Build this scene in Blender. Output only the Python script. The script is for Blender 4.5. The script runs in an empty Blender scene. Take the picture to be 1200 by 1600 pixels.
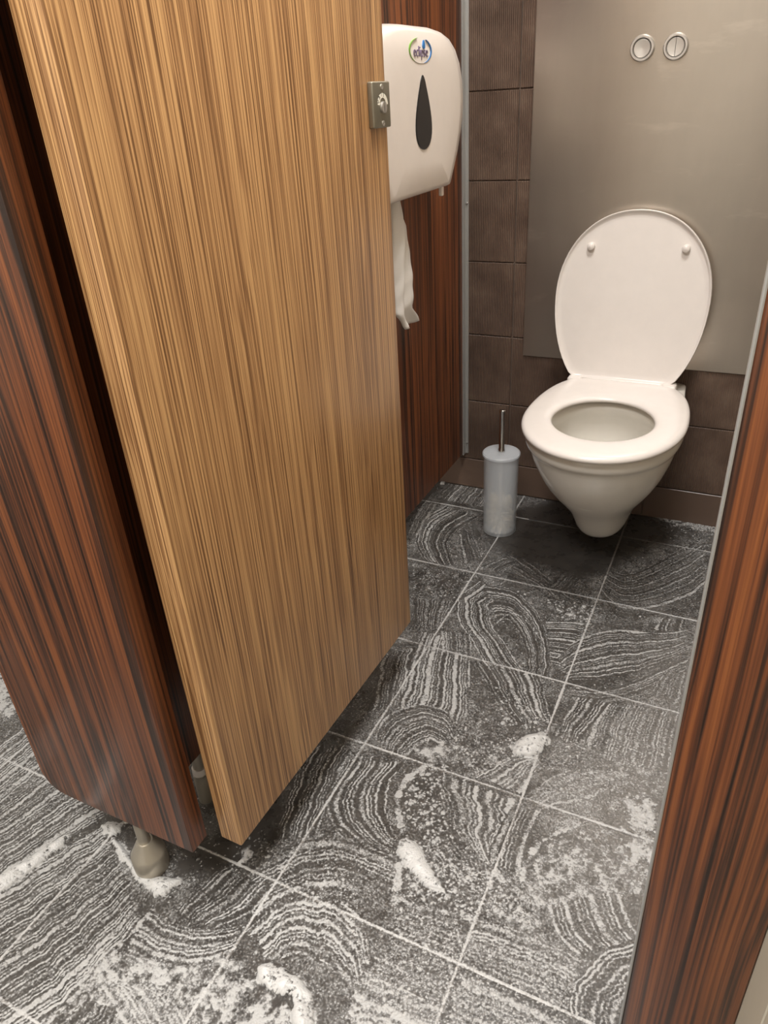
import bpy, bmesh, math, random
import numpy as np
from mathutils import Vector, Matrix
random.seed(7)
RNG = np.random.default_rng(11)
scene = bpy.context.scene
COL = scene.collection

# ------------------------------------------------------------------ camera
T = 0.30                                   # floor tile module in metres
F_PX = 1141.46
PITCH, YAW, ROLL = 0.5159677, -0.4845728, -0.0645019
CAM = Vector((1.6947193 * T, -1.7667385 * T, 3.4781080 * T))
_cp, _sp, _cy, _sy = math.cos(PITCH), math.sin(PITCH), math.cos(YAW), math.sin(YAW)
FWD = Vector((_sy * _cp, _cy * _cp, -_sp))
_r = Vector((_cy, -_sy, 0.0)); _u = _r.cross(FWD)
RIGHT = _r * math.cos(ROLL) + _u * math.sin(ROLL)
UP = -_r * math.sin(ROLL) + _u * math.cos(ROLL)
cam_data = bpy.data.cameras.new('camera')
cam_data.sensor_fit = 'VERTICAL'
cam_data.sensor_height = 36.0
cam_data.sensor_width = 27.0
cam_data.lens = F_PX / 1600.0 * 36.0
cam_data.clip_start = 0.02
cam = bpy.data.objects.new('camera', cam_data)
COL.objects.link(cam)
m = Matrix((RIGHT, UP, -FWD)).transposed().to_4x4()
m.translation = CAM
cam.matrix_world = m
scene.camera = cam

def floor_pt(px, py, z=0.0):
    d = FWD + RIGHT * ((px - 600) / F_PX) - UP * ((py - 800) / F_PX)
    t = (z - CAM.z) / d.z
    return CAM + d * t

# ------------------------------------------------------------------ world, lights, exposure
world = bpy.data.worlds.new('world'); scene.world = world
world.use_nodes = True
world.node_tree.nodes['Background'].inputs[0].default_value = (0.9, 0.92, 1.0, 1)
world.node_tree.nodes['Background'].inputs[1].default_value = 0.0
CEIL = 2.55
def area(name, loc, sx, sy, power, color=(1.0, 0.985, 0.968)):
    l = bpy.data.lights.new(name, 'AREA'); l.shape = 'RECTANGLE'
    l.size, l.size_y, l.energy, l.color = sx, sy, power, color
    o = bpy.data.objects.new(name, l); COL.objects.link(o); o.location = loc
    return o
area('ceiling_cubicle_offscreen', (0.36, 0.42, CEIL - 0.01), 0.40, 0.40, 22)
area('ceiling_corridor_offscreen', (0.10, -0.95, CEIL - 0.01), 0.60, 0.60, 29)
area('ceiling_corridor_end_offscreen', (-0.85, -0.75, CEIL - 0.01), 0.60, 0.60, 19)
vs = scene.view_settings
vs.view_transform = 'Standard'; vs.look = 'None'; vs.gamma = 1.0; vs.use_curve_mapping = False
vs.exposure = 0.52

# ------------------------------------------------------------------ material helpers
def srgb(r, g, b):
    f = lambda c: (c / 255) / 12.92 if c / 255 <= 0.04045 else ((c / 255 + 0.055) / 1.055) ** 2.4
    return (f(r), f(g), f(b), 1.0)
class NT:
    def __init__(s, name):
        s.m = bpy.data.materials.new(name); s.m.use_nodes = True
        s.t = s.m.node_tree; s.n = s.t.nodes; s.l = s.t.links
        s.b = s.n['Principled BSDF']; s.out = s.n['Material Output']
    def add(s, kind, **kw):
        nd = s.n.new(kind)
        for k, v in kw.items(): setattr(nd, k, v)
        return nd
    def link(s, a, b): s.l.new(a, b)
    def coords(s, scale=(1, 1, 1), kind='Object', loc=(0, 0, 0)):
        tc = s.add('ShaderNodeTexCoord'); mp = s.add('ShaderNodeMapping')
        mp.inputs['Scale'].default_value = scale; mp.inputs['Location'].default_value = loc
        s.link(tc.outputs[kind], mp.inputs['Vector']); return mp.outputs[0]
    def noise(s, vec, scale, detail=4, rough=0.55, dist=0.0):
        nd = s.add('ShaderNodeTexNoise'); nd.inputs['Scale'].default_value = scale
        nd.inputs['Detail'].default_value = detail; nd.inputs['Roughness'].default_value = rough
        nd.inputs['Distortion'].default_value = dist
        s.link(vec, nd.inputs['Vector']); return nd.outputs['Fac']
    def ramp(s, fac, stops, interp='LINEAR'):
        r = s.add('ShaderNodeValToRGB'); r.color_ramp.interpolation = interp
        els = r.color_ramp.elements
        while len(els) < len(stops): els.new(0.5)
        for e, (p, c) in zip(els, stops): e.position = p; e.color = c
        s.link(fac, r.inputs[0]); return r.outputs[0]
    def mix(s, fac, a, b, mode='MIX'):
        nd = s.add('ShaderNodeMix', data_type='RGBA', blend_type=mode)
        for sock, v in ((nd.inputs[0], fac), (nd.inputs[6], a), (nd.inputs[7], b)):
            if hasattr(v, 'links'): s.link(v, sock)
            else: sock.default_value = v
        return nd.outputs[2]
    def math(s, op, a, b=0.0, clamp=False):
        nd = s.add('ShaderNodeMath', operation=op, use_clamp=clamp)
        for sock, v in ((nd.inputs[0], a), (nd.inputs[1], b)):
            if hasattr(v, 'links'): s.link(v, sock)
            else: sock.default_value = v
        return nd.outputs[0]
    def bump(s, h, strength, dist=0.001):
        nd = s.add('ShaderNodeBump'); nd.inputs['Strength'].default_value = strength
        nd.inputs['Distance'].default_value = dist
        s.link(h, nd.inputs['Height']); s.link(nd.outputs[0], s.b.inputs['Normal'])
    def set(s, **kw):
        for k, v in kw.items():
            sock = s.b.inputs[k.replace('_', ' ')]
            if hasattr(v, 'links'): s.link(v, sock)
            else: sock.default_value = v
        return s.m
def plain(name, col, rough=0.5, metal=0.0, **kw):
    n = NT(name)
    c = n.coords()
    f = n.noise(c, 35, 3)
    lo = tuple(x * 0.93 for x in col[:3]) + (1,)
    n.set(Base_Color=n.mix(f, lo, col), Roughness=rough, Metallic=metal, **kw)
    return n.m
g = lambda v: (v, v, v, 1)

def rosewood(name, seed=0.0):
    n = NT(name)
    warp = n.noise(n.coords((5, 5, 0.9), loc=(seed, seed, 0)), 1.0, 2)
    base = n.coords((1, 1, 0.006), loc=(seed, 0.3 * seed, 0))
    vadd = n.add('ShaderNodeVectorMath', operation='ADD')
    sc = n.add('ShaderNodeVectorMath', operation='SCALE'); sc.inputs['Scale'].default_value = 0.034
    comb = n.add('ShaderNodeCombineXYZ'); n.link(warp, comb.inputs[0]); n.link(warp, comb.inputs[1])
    n.link(comb.outputs[0], sc.inputs[0]); n.link(base, vadd.inputs[0]); n.link(sc.outputs[0], vadd.inputs[1])
    v = vadd.outputs[0]
    broad = n.noise(v, 60, 2, 0.5)
    mid = n.noise(v, 250, 3, 0.6)
    fine = n.noise(n.coords((1, 1, 0.01), loc=(seed, 0, 0)), 620, 3, 0.6)
    f = n.math('ADD', n.math('MULTIPLY', broad, 0.42), n.math('MULTIPLY', mid, 0.58))
    d = 0.90
    C = lambda r, g_, b: srgb(r * d, g_ * d, b * d)
    colr = n.ramp(f, [(0.38, C(50, 35, 29)), (0.44, C(82, 54, 41)), (0.49, C(116, 69, 46)),
                      (0.55, C(148, 88, 54)), (0.64, C(168, 102, 60))])
    fcol = n.ramp(fine, [(0.32, g(0.6)), (0.6, g(1.0))])
    colr = n.mix(0.5, colr, fcol, 'MULTIPLY')
    n.set(Base_Color=colr, Roughness=n.math('ADD', n.math('MULTIPLY', fine, 0.12), 0.24))
    n.bump(fine, 0.05, 0.0003)
    return n.m
def zebrano(name):
    n = NT(name)
    wv = n.noise(n.coords((9, 9, 3.0)), 1.0, 2)
    base = n.coords((1, 1, 0.004))
    comb = n.add('ShaderNodeCombineXYZ'); n.link(wv, comb.inputs[0]); n.link(wv, comb.inputs[1])
    sc = n.add('ShaderNodeVectorMath', operation='SCALE'); sc.inputs['Scale'].default_value = 0.006
    n.link(comb.outputs[0], sc.inputs[0])
    va = n.add('ShaderNodeVectorMath', operation='ADD'); n.link(base, va.inputs[0]); n.link(sc.outputs[0], va.inputs[1])
    v = va.outputs[0]
    broad = n.noise(v, 45, 2); mid = n.noise(v, 400, 2, 0.6); fine = n.noise(v, 800, 2, 0.5)
    f = n.math('ADD', n.math('MULTIPLY', broad, 0.13), n.math('ADD', n.math('MULTIPLY', mid, 0.67), n.math('MULTIPLY', fine, 0.2)))
    colr = n.ramp(f, [(0.38, srgb(118, 82, 50)), (0.45, srgb(156, 114, 74)), (0.51, srgb(188, 143, 96)), (0.60, srgb(216, 171, 117))])
    n.set(Base_Color=colr, Roughness=0.36)
    n.bump(mid, 0.05, 0.0004)
    return n.m
def ribbed_tile(name):
    n = NT(name)
    sep = n.add('ShaderNodeSeparateXYZ'); n.link(n.coords(), sep.inputs[0])
    rib = n.math('SINE', n.math('MULTIPLY', sep.outputs[0], 2 * math.pi / 0.0046))
    rib = n.math('ADD', n.math('MULTIPLY', rib, 0.5), 0.5)
    geo = n.add('ShaderNodeNewGeometry')
    pv = n.add('ShaderNodeMapping'); n.link(geo.outputs['Position'], pv.inputs[0])
    stain = n.noise(pv.outputs[0], 9, 5, 0.6)
    colr = n.ramp(stain, [(0.3, srgb(80, 64, 55)), (0.55, srgb(104, 85, 73)), (0.75, srgb(122, 103, 89))])
    n.set(Base_Color=colr, Roughness=n.math('ADD', n.math('MULTIPLY', stain, 0.25), 0.2))
    n.bump(rib, 1.0, 0.0012)
    return n.m
def floor_tile_mat():
    n = NT('wet_slate_tile')
    geo = n.add('ShaderNodeNewGeometry')
    f = n.noise(geo.outputs['Position'], 22, 6, 0.62)
    f2 = n.noise(geo.outputs['Position'], 240, 2)
    colr = n.ramp(f, [(0.3, srgb(56, 53, 50)), (0.7, srgb(74, 70, 66))])
    n.set(Base_Color=colr, Roughness=n.math('ADD', n.math('MULTIPLY', f, 0.25), 0.16))
    n.bump(f2, 0.1, 0.0006)
    return n.m
def steel(name, rough=0.3, col=srgb(176, 168, 158)):
    n = NT(name)
    v = n.coords((1, 1, 0.02))
    brush = n.noise(v, 900, 2)
    smud = n.noise(n.coords((1, 1, 0.7)), 4.5, 3, 0.5, 0.3)
    streak = n.noise(n.coords((1, 1, 0.22)), 34, 4, 0.6, 0.4)
    wipe = n.noise(n.coords((0.25, 1, 1), loc=(3, 1, 2)), 30, 3, 0.6)
    sm = n.math('ADD', n.math('MULTIPLY', smud, 0.6), n.math('ADD', n.math('MULTIPLY', streak, 0.25), n.math('MULTIPLY', wipe, 0.15)))
    spot = n.ramp(n.noise(n.coords((0.5, 1, 1.6), loc=(1.3, 0, 0.4)), 11, 4, 0.6), [(0.60, g(0)), (0.72, g(0.5))])
    d = tuple(c * 0.66 for c in col[:3]) + (1,)
    cc = n.mix(spot, n.mix(sm, d, col), srgb(214, 204, 192))
    n.set(Base_Color=cc, Metallic=0.9, Roughness=n.math('ADD', n.math('MULTIPLY', sm, 0.16), rough))
    n.bump(brush, 0.05, 0.0003)
    return n.m
def foam_mat():
    n = NT('soap_foam')
    at = n.add('ShaderNodeAttribute', attribute_name='foam')
    a = at.outputs['Fac']
    geo = n.add('ShaderNodeNewGeometry'); pos = geo.outputs['Position']
    mp = n.add('ShaderNodeMapping'); n.link(pos, mp.inputs[0]); mp.inputs['Scale'].default_value = (1, 1, 0.2)
    n1 = n.noise(mp.outputs[0], 260, 3, 0.6)
    vor = n.add('ShaderNodeTexVoronoi', feature='F1'); vor.inputs['Scale'].default_value = 330
    n.link(mp.outputs[0], vor.inputs['Vector'])
    vd = vor.outputs['Distance']
    tex = n.math('SUBTRACT', n1, n.math('MULTIPLY', vd, 0.45))            # ~0.2..0.5
    tex = n.math('SUBTRACT', tex, 0.27)
    th = n.add('ShaderNodeAttribute', attribute_name='thick').outputs['Fac']
    al = n.math('ADD', a, n.math('MULTIPLY', tex, 1.15))
    rmp = n.add('ShaderNodeMapRange', interpolation_type='SMOOTHSTEP')
    rmp.inputs['From Min'].default_value = 0.07; rmp.inputs['From Max'].default_value = 0.92
    n.link(al, rmp.inputs['Value'])
    alpha = n.math('MULTIPLY', rmp.outputs[0], n.math('MINIMUM', n.math('MULTIPLY', a, 6.0), 1.0))
    alpha = n.math('MULTIPLY', alpha, n.math('ADD', n.math('MULTIPLY', th, 0.26), 0.64), True)
    n.set(Base_Color=srgb(214, 212, 209), Roughness=0.34, Alpha=alpha)
    n.b.inputs['Specular IOR Level'].default_value = 0.5
    h = n.math('ADD', n.math('MULTIPLY', vd, -0.8), n1)
    n.bump(h, 0.5, 0.0015)
    return n.m
M = dict(
    rosewood=rosewood('rosewood_laminate'), rosewood_b=rosewood('rosewood_laminate_post', 4.3), rosewood_c=rosewood('rosewood_laminate_divider', 9.1),
    oak=zebrano('striped_oak_laminate'), ribbed=ribbed_tile('brown_ribbed_tile'),
    slate=floor_tile_mat(), steel=steel('brushed_steel', 0.22, srgb(205, 195, 183)),
    alu=plain('brushed_aluminium', srgb(186, 186, 184), 0.35, 0.5), chrome=plain('chrome', srgb(220, 220, 218), 0.12, 1.0),
    satin=plain('satin_steel', srgb(208, 203, 196), 0.38, 0.75), zinc=plain('worn_zinc', srgb(150, 146, 132), 0.4, 0.8),
    leg=plain('dull_nickel', srgb(186, 178, 164), 0.32, 0.7), dark=plain('dark_plastic', srgb(30, 30, 34), 0.25),
    grout=plain('brown_grout', srgb(140, 122, 110), 0.8), floorgrout=plain('grey_grout', srgb(120, 114, 108), 0.8),
    skirt=plain('brown_plain_tile', srgb(102, 83, 71), 0.3), ceramic=plain('white_ceramic', srgb(232, 226, 216), 0.1),
    seat=plain('white_seat_plastic', srgb(228, 220, 213), 0.2), abs=plain('white_gloss_plastic', srgb(240, 230, 222), 0.22),
    paper=plain('tissue_paper', srgb(225, 220, 214), 0.9), bristle=plain('cream_bristle', srgb(250, 236, 210), 0.8),
    cream=plain('pale_stone_tile', srgb(196, 188, 170), 0.4), plaster=plain('white_plaster', srgb(226, 222, 214), 0.8),
    rubber=plain('black_gap', srgb(40, 36, 34), 0.7),
    violet=plain('violet_print', srgb(112, 96, 124), 0.4), green=plain('green_print', srgb(120, 170, 60), 0.4),
    blue=plain('blue_print', srgb(40, 120, 190), 0.4), greyprint=plain('grey_print', srgb(190, 188, 180), 0.4),
    ivory=plain('ivory_enamel', srgb(244, 240, 226), 0.3),
    water=plain('bowl_water', srgb(200, 200, 192), 0.03), foam=foam_mat(),
)
def frosted():
    n = NT('frosted_plastic')
    n.set(Base_Color=srgb(224, 228, 232), Roughness=0.35, Alpha=0.38)
    return n.m
M['frost'] = frosted()

# ------------------------------------------------------------------ mesh helpers
def put(name, mesh, mat, parent=None, loc=None, smooth=False):
    o = bpy.data.objects.new(name, mesh); COL.objects.link(o)
    if mat is not None and not mesh.materials: mesh.materials.append(mat)
    if parent is not None: o.parent = parent
    if loc is not None: o.location = loc
    if smooth:
        for p in mesh.polygons: p.use_smooth = True
    return o
def bm_mesh(bm, name):
    bmesh.ops.recalc_face_normals(bm, faces=bm.faces[:])
    me = bpy.data.meshes.new(name); bm.to_mesh(me); bm.free(); return me
def box_mesh(name, lo, hi, bevel=0.0, seg=2):
    bm = bmesh.new(); bmesh.ops.create_cube(bm, size=1)
    for v in bm.verts:
        v.co = Vector([(lo[i] + hi[i]) / 2 + v.co[i] * (hi[i] - lo[i]) for i in range(3)])
    if bevel: bmesh.ops.bevel(bm, geom=bm.edges[:], offset=bevel, segments=seg, profile=0.5, affect='EDGES', clamp_overlap=True)
    return bm_mesh(bm, name)
def box(name, lo, hi, mat, parent=None, bevel=0.0, seg=2, smooth=False):
    return put(name, box_mesh(name, lo, hi, bevel, seg), mat, parent, None, smooth)
def loft_mesh(name, rings, cap0=True, cap1=True, closed=True):
    bm = bmesh.new(); R = [[bm.verts.new(p) for p in r] for r in rings]; k = len(rings[0])
    for a, b in zip(R, R[1:]):
        for i in range(k if closed else k - 1):
            j = (i + 1) % k
            bm.faces.new((a[i], a[j], b[j], b[i]))
    if cap0: bm.faces.new(R[0][::-1])
    if cap1: bm.faces.new(R[-1])
    return bm_mesh(bm, name)
def lathe_mesh(name, prof, seg=32, axis='Z', c=(0, 0, 0)):
    rings = []
    for r, h in prof:
        ring = []
        for i in range(seg):
            a = 2 * math.pi * i / seg; x, y = r * math.cos(a), r * math.sin(a)
            p = {'Z': (x, y, h), 'Y': (x, h, y), 'X': (h, x, y)}[axis]
            ring.append((p[0] + c[0], p[1] + c[1], p[2] + c[2]))
        rings.append(ring)
    return loft_mesh(name, rings)
def auto_smooth(o, ang=35):
    me = o.data
    for p in me.polygons: p.use_smooth = True
    me.set_sharp_from_angle(angle=math.radians(ang))
    return o
def lathe(name, prof, mat, parent=None, seg=32, axis='Z', c=(0, 0, 0)):
    return auto_smooth(put(name, lathe_mesh(name, prof, seg, axis, c), mat, parent))
def subsurf(o, lv=2):
    md = o.modifiers.new('subdivision', 'SUBSURF'); md.levels = lv; md.render_levels = lv; return o
def empty(name, loc):
    o = bpy.data.objects.new(name, None); COL.objects.link(o); o.location = loc; o.empty_display_size = 0.05; return o
def at(parent_loc):   # offset helper for meshes given in world coordinates under a parent
    return Vector(parent_loc)
def child(o, parent):
    """parent a mesh that was modelled in world coordinates"""
    o.parent = parent; o.matrix_parent_inverse = Matrix.Translation(-parent.location) if parent.parent is None else Matrix.Identity(4)
    return o
def tag(o, label, cat, group=None):
    o['label'] = label; o['category'] = cat
    if group: o['group'] = group
    return o
def structure(o): o['kind'] = 'structure'; return o
def text_mesh(name, body, size, extrude=0.0003, align='CENTER'):
    cu = bpy.data.curves.new(name, 'FONT'); cu.body = body; cu.size = size; cu.extrude = extrude
    cu.align_x = align; cu.align_y = 'CENTER'; cu.resolution_u = 3; cu.offset = -0.012 * size
    tmp = bpy.data.objects.new(name, cu); COL.objects.link(tmp)
    bpy.context.view_layer.update()
    me = bpy.data.meshes.new_from_object(tmp.evaluated_get(bpy.context.evaluated_depsgraph_get()))
    bpy.data.objects.remove(tmp); bpy.data.curves.remove(cu)
    me.name = name; return me

# ------------------------------------------------------------------ room shell
YW = 1.329           # face of the back wall tiles
XR = 0.612           # face of the right wall
XL, YF = -1.75, -2.3
FT = 0.009
floor = structure(box('floor', (XL, YF, -0.08), (XR, YW, -0.0022), M['floorgrout']))
tile_cache = {}
def floor_tile(x0, x1, y0, y1):
    key = (round(x1 - x0, 4), round(y1 - y0, 4))
    if key not in tile_cache:
        w, h = key
        tile_cache[key] = box_mesh('floor_tile', (0, 0, -FT), (w, h, 0), 0.0009, 1)
    o = put('floor_tile', tile_cache[key], M['slate'], floor, (x0, y0, 0)); return o
GAP = 0.0022
for i in range(-6, 3):
    for j in range(-8, 5):
        x0, x1 = max(i * T + GAP, XL), min((i + 1) * T - GAP, XR)
        y0, y1 = max(j * T + GAP, YF), min((j + 1) * T - GAP, YW)
        if x1 - x0 > 0.01 and y1 - y0 > 0.01: floor_tile(x0, x1, y0, y1)

wall_back = structure(box('wall_back', (XL, YW + 0.006, -0.08), (XR + 0.12, YW + 0.12, CEIL), M['grout']))
wt_cache = {}
def wall_tile(x0, x1, z0, z1, mat):
    key = (round(x1 - x0, 4), round(z1 - z0, 4), mat.name)
    if key not in wt_cache:
        wt_cache[key] = box_mesh('wall_tile', (0, 0, 0), (key[0], 0.010, key[1]), 0.0012, 1)
    return put('wall_tile', wt_cache[key], mat, wall_back, (x0, YW, z0))
zs = [0.0, 0.095, 0.278] + [0.278 + 0.191 * k for k in range(1, 12)]
zs = [z for z in zs if z < CEIL - 0.03] + [CEIL]
x_lines = [-0.053 + 0.383 * k for k in range(-4, 2)] + [XR]
x_lines = [XL] + [x for x in x_lines if x > XL + 0.02]
for za, zb in zip(zs, zs[1:]):
    for xa, xb in zip(x_lines, x_lines[1:]):
        wall_tile(xa + 0.0013, xb - 0.0013, za + 0.0013, zb - 0.0013, M['skirt'] if za == 0 else M['ribbed'])
wall_right = structure(box('wall_right', (XR + 0.008, YF, -0.08), (XR + 0.12, YW + 0.006, CEIL), M['plaster']))
yl = [-0.144 - 0.4 * k for k in range(5, 0, -1)] + [-0.144, 0.256, 0.656, 1.056, YW]
for ya, yb in zip(yl, yl[1:]):
    for k in range(5):
        za, zb = k * 0.5, min((k + 1) * 0.5, CEIL)
        key = ('r', round(yb - ya, 4), round(zb - za, 4))
        if key not in wt_cache:
            wt_cache[key] = box_mesh('wall_tile', (0, 0, 0), (0.010, yb - ya - 0.003, zb - za - 0.003), 0.0012, 1)
        put('wall_tile', wt_cache[key], M['cream'], wall_right, (XR, ya + 0.0015, za + 0.0015))
structure(box('wall_left', (XL - 0.12, YF, -0.08), (XL, YW + 0.12, CEIL), M['plaster']))
structure(box('wall_front', (XL - 0.12, YF - 0.12, -0.08), (XR + 0.12, YF, CEIL), M['plaster']))
structure(box('ceiling', (XL - 0.12, YF - 0.12, CEIL), (XR + 0.12, YW + 0.12, CEIL + 0.1), M['plaster']))

# ------------------------------------------------------------------ steel wall panel and flush buttons
SP = YW - 0.004
tag(box('steel_panel', (-0.020, SP, 0.424), (XR - 0.001, YW - 0.0002, 2.15), M['steel'], None, 0.0008, 1),
    'smudged brushed steel sheet on the wall behind the toilet', 'wall panel')
def flush_button(x, z, split, label):
    e = empty('flush_button', (x, SP, z)); tag(e, label, 'flush button', 'flush buttons on the steel panel')
    P = (x, SP, z)
    child(lathe('bezel', [(0.0245, 0.001), (0.0245, -0.006), (0.0225, -0.0088), (0.0195, -0.0088), (0.0178, -0.006), (0.0178, 0.0005)], M['satin'], None, 48, 'Y', P), e)
    child(lathe('gap_ring', [(0.0178, 0.0005), (0.0178, -0.0042), (0.0165, -0.0042), (0.0165, 0.0005)], M['rubber'], None, 48, 'Y', P), e)
    prof = [(0.0168, 0.0004), (0.0168, -0.006), (0.0155, -0.0072), (0.009, -0.0066), (0.0, -0.0060)]
    if not split:
        child(lathe('button_cap', prof, M['satin'], None, 40, 'Y', P), e)
    else:
        for sgn in (-1, 1):
            bm = bmesh.new()
            n = 24; rings = []
            for r, h in prof[:-1] + [(0.0, -0.006)]:
                ring = []
                for i in range(n + 1):
                    a = math.pi * i / n - math.pi / 2
                    ring.append((sgn * (0.0004 + r * math.cos(a)), h, r * math.sin(a)))
                rings.append(ring)
            me = loft_mesh('button_half', [[(x + p[0], SP + p[1], z + p[2]) for p in r] for r in rings[:-1]], True, True, True)
            bm.free()
            h = put('button_half', me, M['satin']); auto_smooth(h)
            child(h, e)
flush_button(0.209, 1.101, False, 'round flush button with one plain dished cap')
flush_button(0.275, 1.099, True, 'round flush button with a cap split into two halves')

# ------------------------------------------------------------------ cubicle: pilasters, divider, channel
ZB = 0.117           # underside of all panels
ZT = 2.02
PY0, PY1 = -0.071, -0.038
def foot(parent, x, y, top, name='foot', r=0.027, hb=0.034, hc=0.062):
    b = child(lathe(name, [(0.0, 0.0), (r * 0.97, 0.0), (r, 0.002), (r, hb), (r * 0.93, hb + 0.003), (0.0125, hc), (0.0, hc)], M['leg'], None, 36, 'Z', (x, y, 0)), parent)
    s = lathe('stem', [(0.0, hc - 0.004), (0.0105, hc - 0.004), (0.0095, hc + 0.004), (0.0085, top + 0.004), (0.0, top + 0.004)], M['leg'], None, 24, 'Z', (x, y, 0))
    s.parent = b; s.matrix_parent_inverse = Matrix.Identity(4)
    return b
def panel_outline(name, pts, y0, y1, mat, bev=0.0015, seg=2):
    bm = bmesh.new()
    a = [bm.verts.new((p[0], y0, p[1])) for p in pts]; b = [bm.verts.new((p[0], y1, p[1])) for p in pts]
    bm.faces.new(a); bm.faces.new(b[::-1])
    for i in range(len(pts)):
        j = (i + 1) % len(pts); bm.faces.new((a[i], b[i], b[j], a[j]))
    bmesh.ops.recalc_face_normals(bm, faces=bm.faces[:])
    bmesh.ops.bevel(bm, geom=[e for e in bm.edges if abs(e.verts[0].co.y - e.verts[1].co.y) < 1e-6], offset=bev, segments=seg, profile=0.5, affect='EDGES')
    return auto_smooth(put(name, bm_mesh(bm, name), mat))
pil = empty('cubicle_pilaster', (-0.21, PY0, 0)); tag(pil, 'narrow dark striped wood pilaster on a nickel foot beside the oak door', 'pilaster')
arc = lambda cx, cz, r, a0, a1, n: [(cx + r * math.cos(a0 + (a1 - a0) * i / n), cz + r * math.sin(a0 + (a1 - a0) * i / n)) for i in range(n + 1)]
child(panel_outline('panel', [(-0.078, ZT), (-0.372, ZT)] + arc(-0.332, ZB + 0.04, 0.04, math.pi, 1.5 * math.pi, 6) + [(-0.078, ZB)], PY0, PY1, M['rosewood'], 0.0012), pil)
foot(pil, -0.198, (PY0 + PY1) / 2 - 0.002, ZB)
post = empty('cubicle_post', (0.56, PY0, 0)); tag(post, 'slim dark striped wood post fixed to the pale stone wall', 'post')
child(panel_outline('panel', [(XR - 0.0005, ZT), (0.5138, ZT), (0.5138, ZB), (XR - 0.0005, ZB)], PY0, PY1, M['rosewood_b'], 0.0022, 3), post)
child(box('edge_strip', (0.5115, PY0 + 0.0004, ZB), (0.5142, PY1 - 0.0004, ZT), M['alu'], None, 0.0012, 2), post)
foot(post, 0.572, (PY0 + PY1) / 2, ZB)
div = empty('cubicle_divider', (-0.198, 0.6, 0)); tag(div, 'dark striped wood divider carrying the white paper dispenser', 'partition')
child(box('panel', (-0.211, PY1, ZB), (-0.185, YW - 0.003, ZT), M['rosewood_c'], None, 0.001, 1), div)
foot(div, -0.198, 0.082, ZB, 'foot', 0.0128, 0.058, 0.066)
child(lathe('collar', [(0.0, 0.066), (0.0118, 0.066), (0.0125, 0.070), (0.0118, 0.080), (0.0, 0.081)], M['seat'], None, 24, 'Z', (-0.198, 0.082, 0)), div)
tr = structure(box('trim_1', (-0.1855, YW - 0.022, ZB - 0.004), (-0.1815, YW + 0.001, ZT), M['alu'], None, 0.0006, 1))
tr2 = box('flange', (-0.183, YW - 0.0035, ZB - 0.004), (-0.1745, YW + 0.001, ZT), M['alu'], tr, 0.0006, 1)
for z in (0.145, 0.80, 1.45):
    lathe('screw', [(0.0, -0.0062), (0.0022, -0.006), (0.0034, -0.0035), (0.0034, -0.002), (0.0, -0.002)], M['chrome'], tr, 16, 'Y', (-0.1785, YW, z))

# ------------------------------------------------------------------ door
DA = Vector((-0.019, -0.034, 0)); DB = Vector((-0.004, 0.530, 0))
dang = math.atan2(-(DB.x - DA.x), DB.y - DA.y)
door = empty('cubicle_door', (DA.x, DA.y, 0)); door.rotation_euler.z = dang
tag(door, 'light striped oak cubicle door standing open into the cubicle', 'door')
DW = (DB - DA).length; DT = 0.038
put('door_leaf', box_mesh('door_leaf', (-DT, 0, ZB), (0, DW, ZT - 0.01), 0.0028, 3), M['oak'], door)
auto_smooth(door.children[0])
for z in (1.45, 1.80):
    hg = box('hinge', (-DT - 0.024, -0.002, z), (-DT + 0.002, 0.02, z + 0.07), M['zinc'], door, 0.001, 1)
lock = box('lock_plate', (-0.001, DW - 0.054, 1.006), (0.0085, DW - 0.004, 1.062), M['zinc'], door, 0.0022, 3)
auto_smooth(lock)
LX, LY, LZ = 0.0085, DW - 0.0275, 1.033
def slotted(name, y, z, r, gap, h, ang):
    """two half discs either side of an open slot, one mesh"""
    bm = bmesh.new()
    for sg in (-1, 1):
        pts = []
        for i in range(15):
            a = math.asin(gap / r) + (math.pi - 2 * math.asin(gap / r)) * i / 14
            pts.append((r * math.cos(a), sg * r * math.sin(a)))
        q = [(y + u * math.cos(ang) - v * math.sin(ang), z + u * math.sin(ang) + v * math.cos(ang)) for u, v in pts]
        lo_ = [bm.verts.new((LX - 0.0004, a, b)) for a, b in q]; hi_ = [bm.verts.new((LX + h, a, b)) for a, b in q]
        bm.faces.new(lo_); bm.faces.new(hi_)
        for i in range(len(q)): k = (i + 1) % len(q); bm.faces.new((lo_[i], lo_[k], hi_[k], hi_[i]))
    return put(name, bm_mesh(bm, name), M['satin'], lock)
for dz in (0.0225, -0.0215): slotted('screw', LY - 0.001, LZ + dz, 0.0034, 0.0006, 0.0010, 0.35)
def arc_plate(name, c, r0, r1, a0, a1, x0, x1, mat, parent, n=20):
    ri = []
    for i in range(n + 1):
        a = a0 + (a1 - a0) * i / n
        cs, sn = math.cos(a), math.sin(a)
        ri.append([(x0, c[0] + r0 * cs, c[1] + r0 * sn), (x0, c[0] + r1 * cs, c[1] + r1 * sn), (x1, c[0] + r1 * cs, c[1] + r1 * sn), (x1, c[0] + r0 * cs, c[1] + r0 * sn)])
    return put(name, loft_mesh(name, ri), mat, parent)
D2R = math.radians
arc_plate('indicator_window', (LY, LZ), 0.0095, 0.0150, D2R(5), D2R(175), LX - 0.001, LX + 0.0004, M['ivory'], lock)
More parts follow.
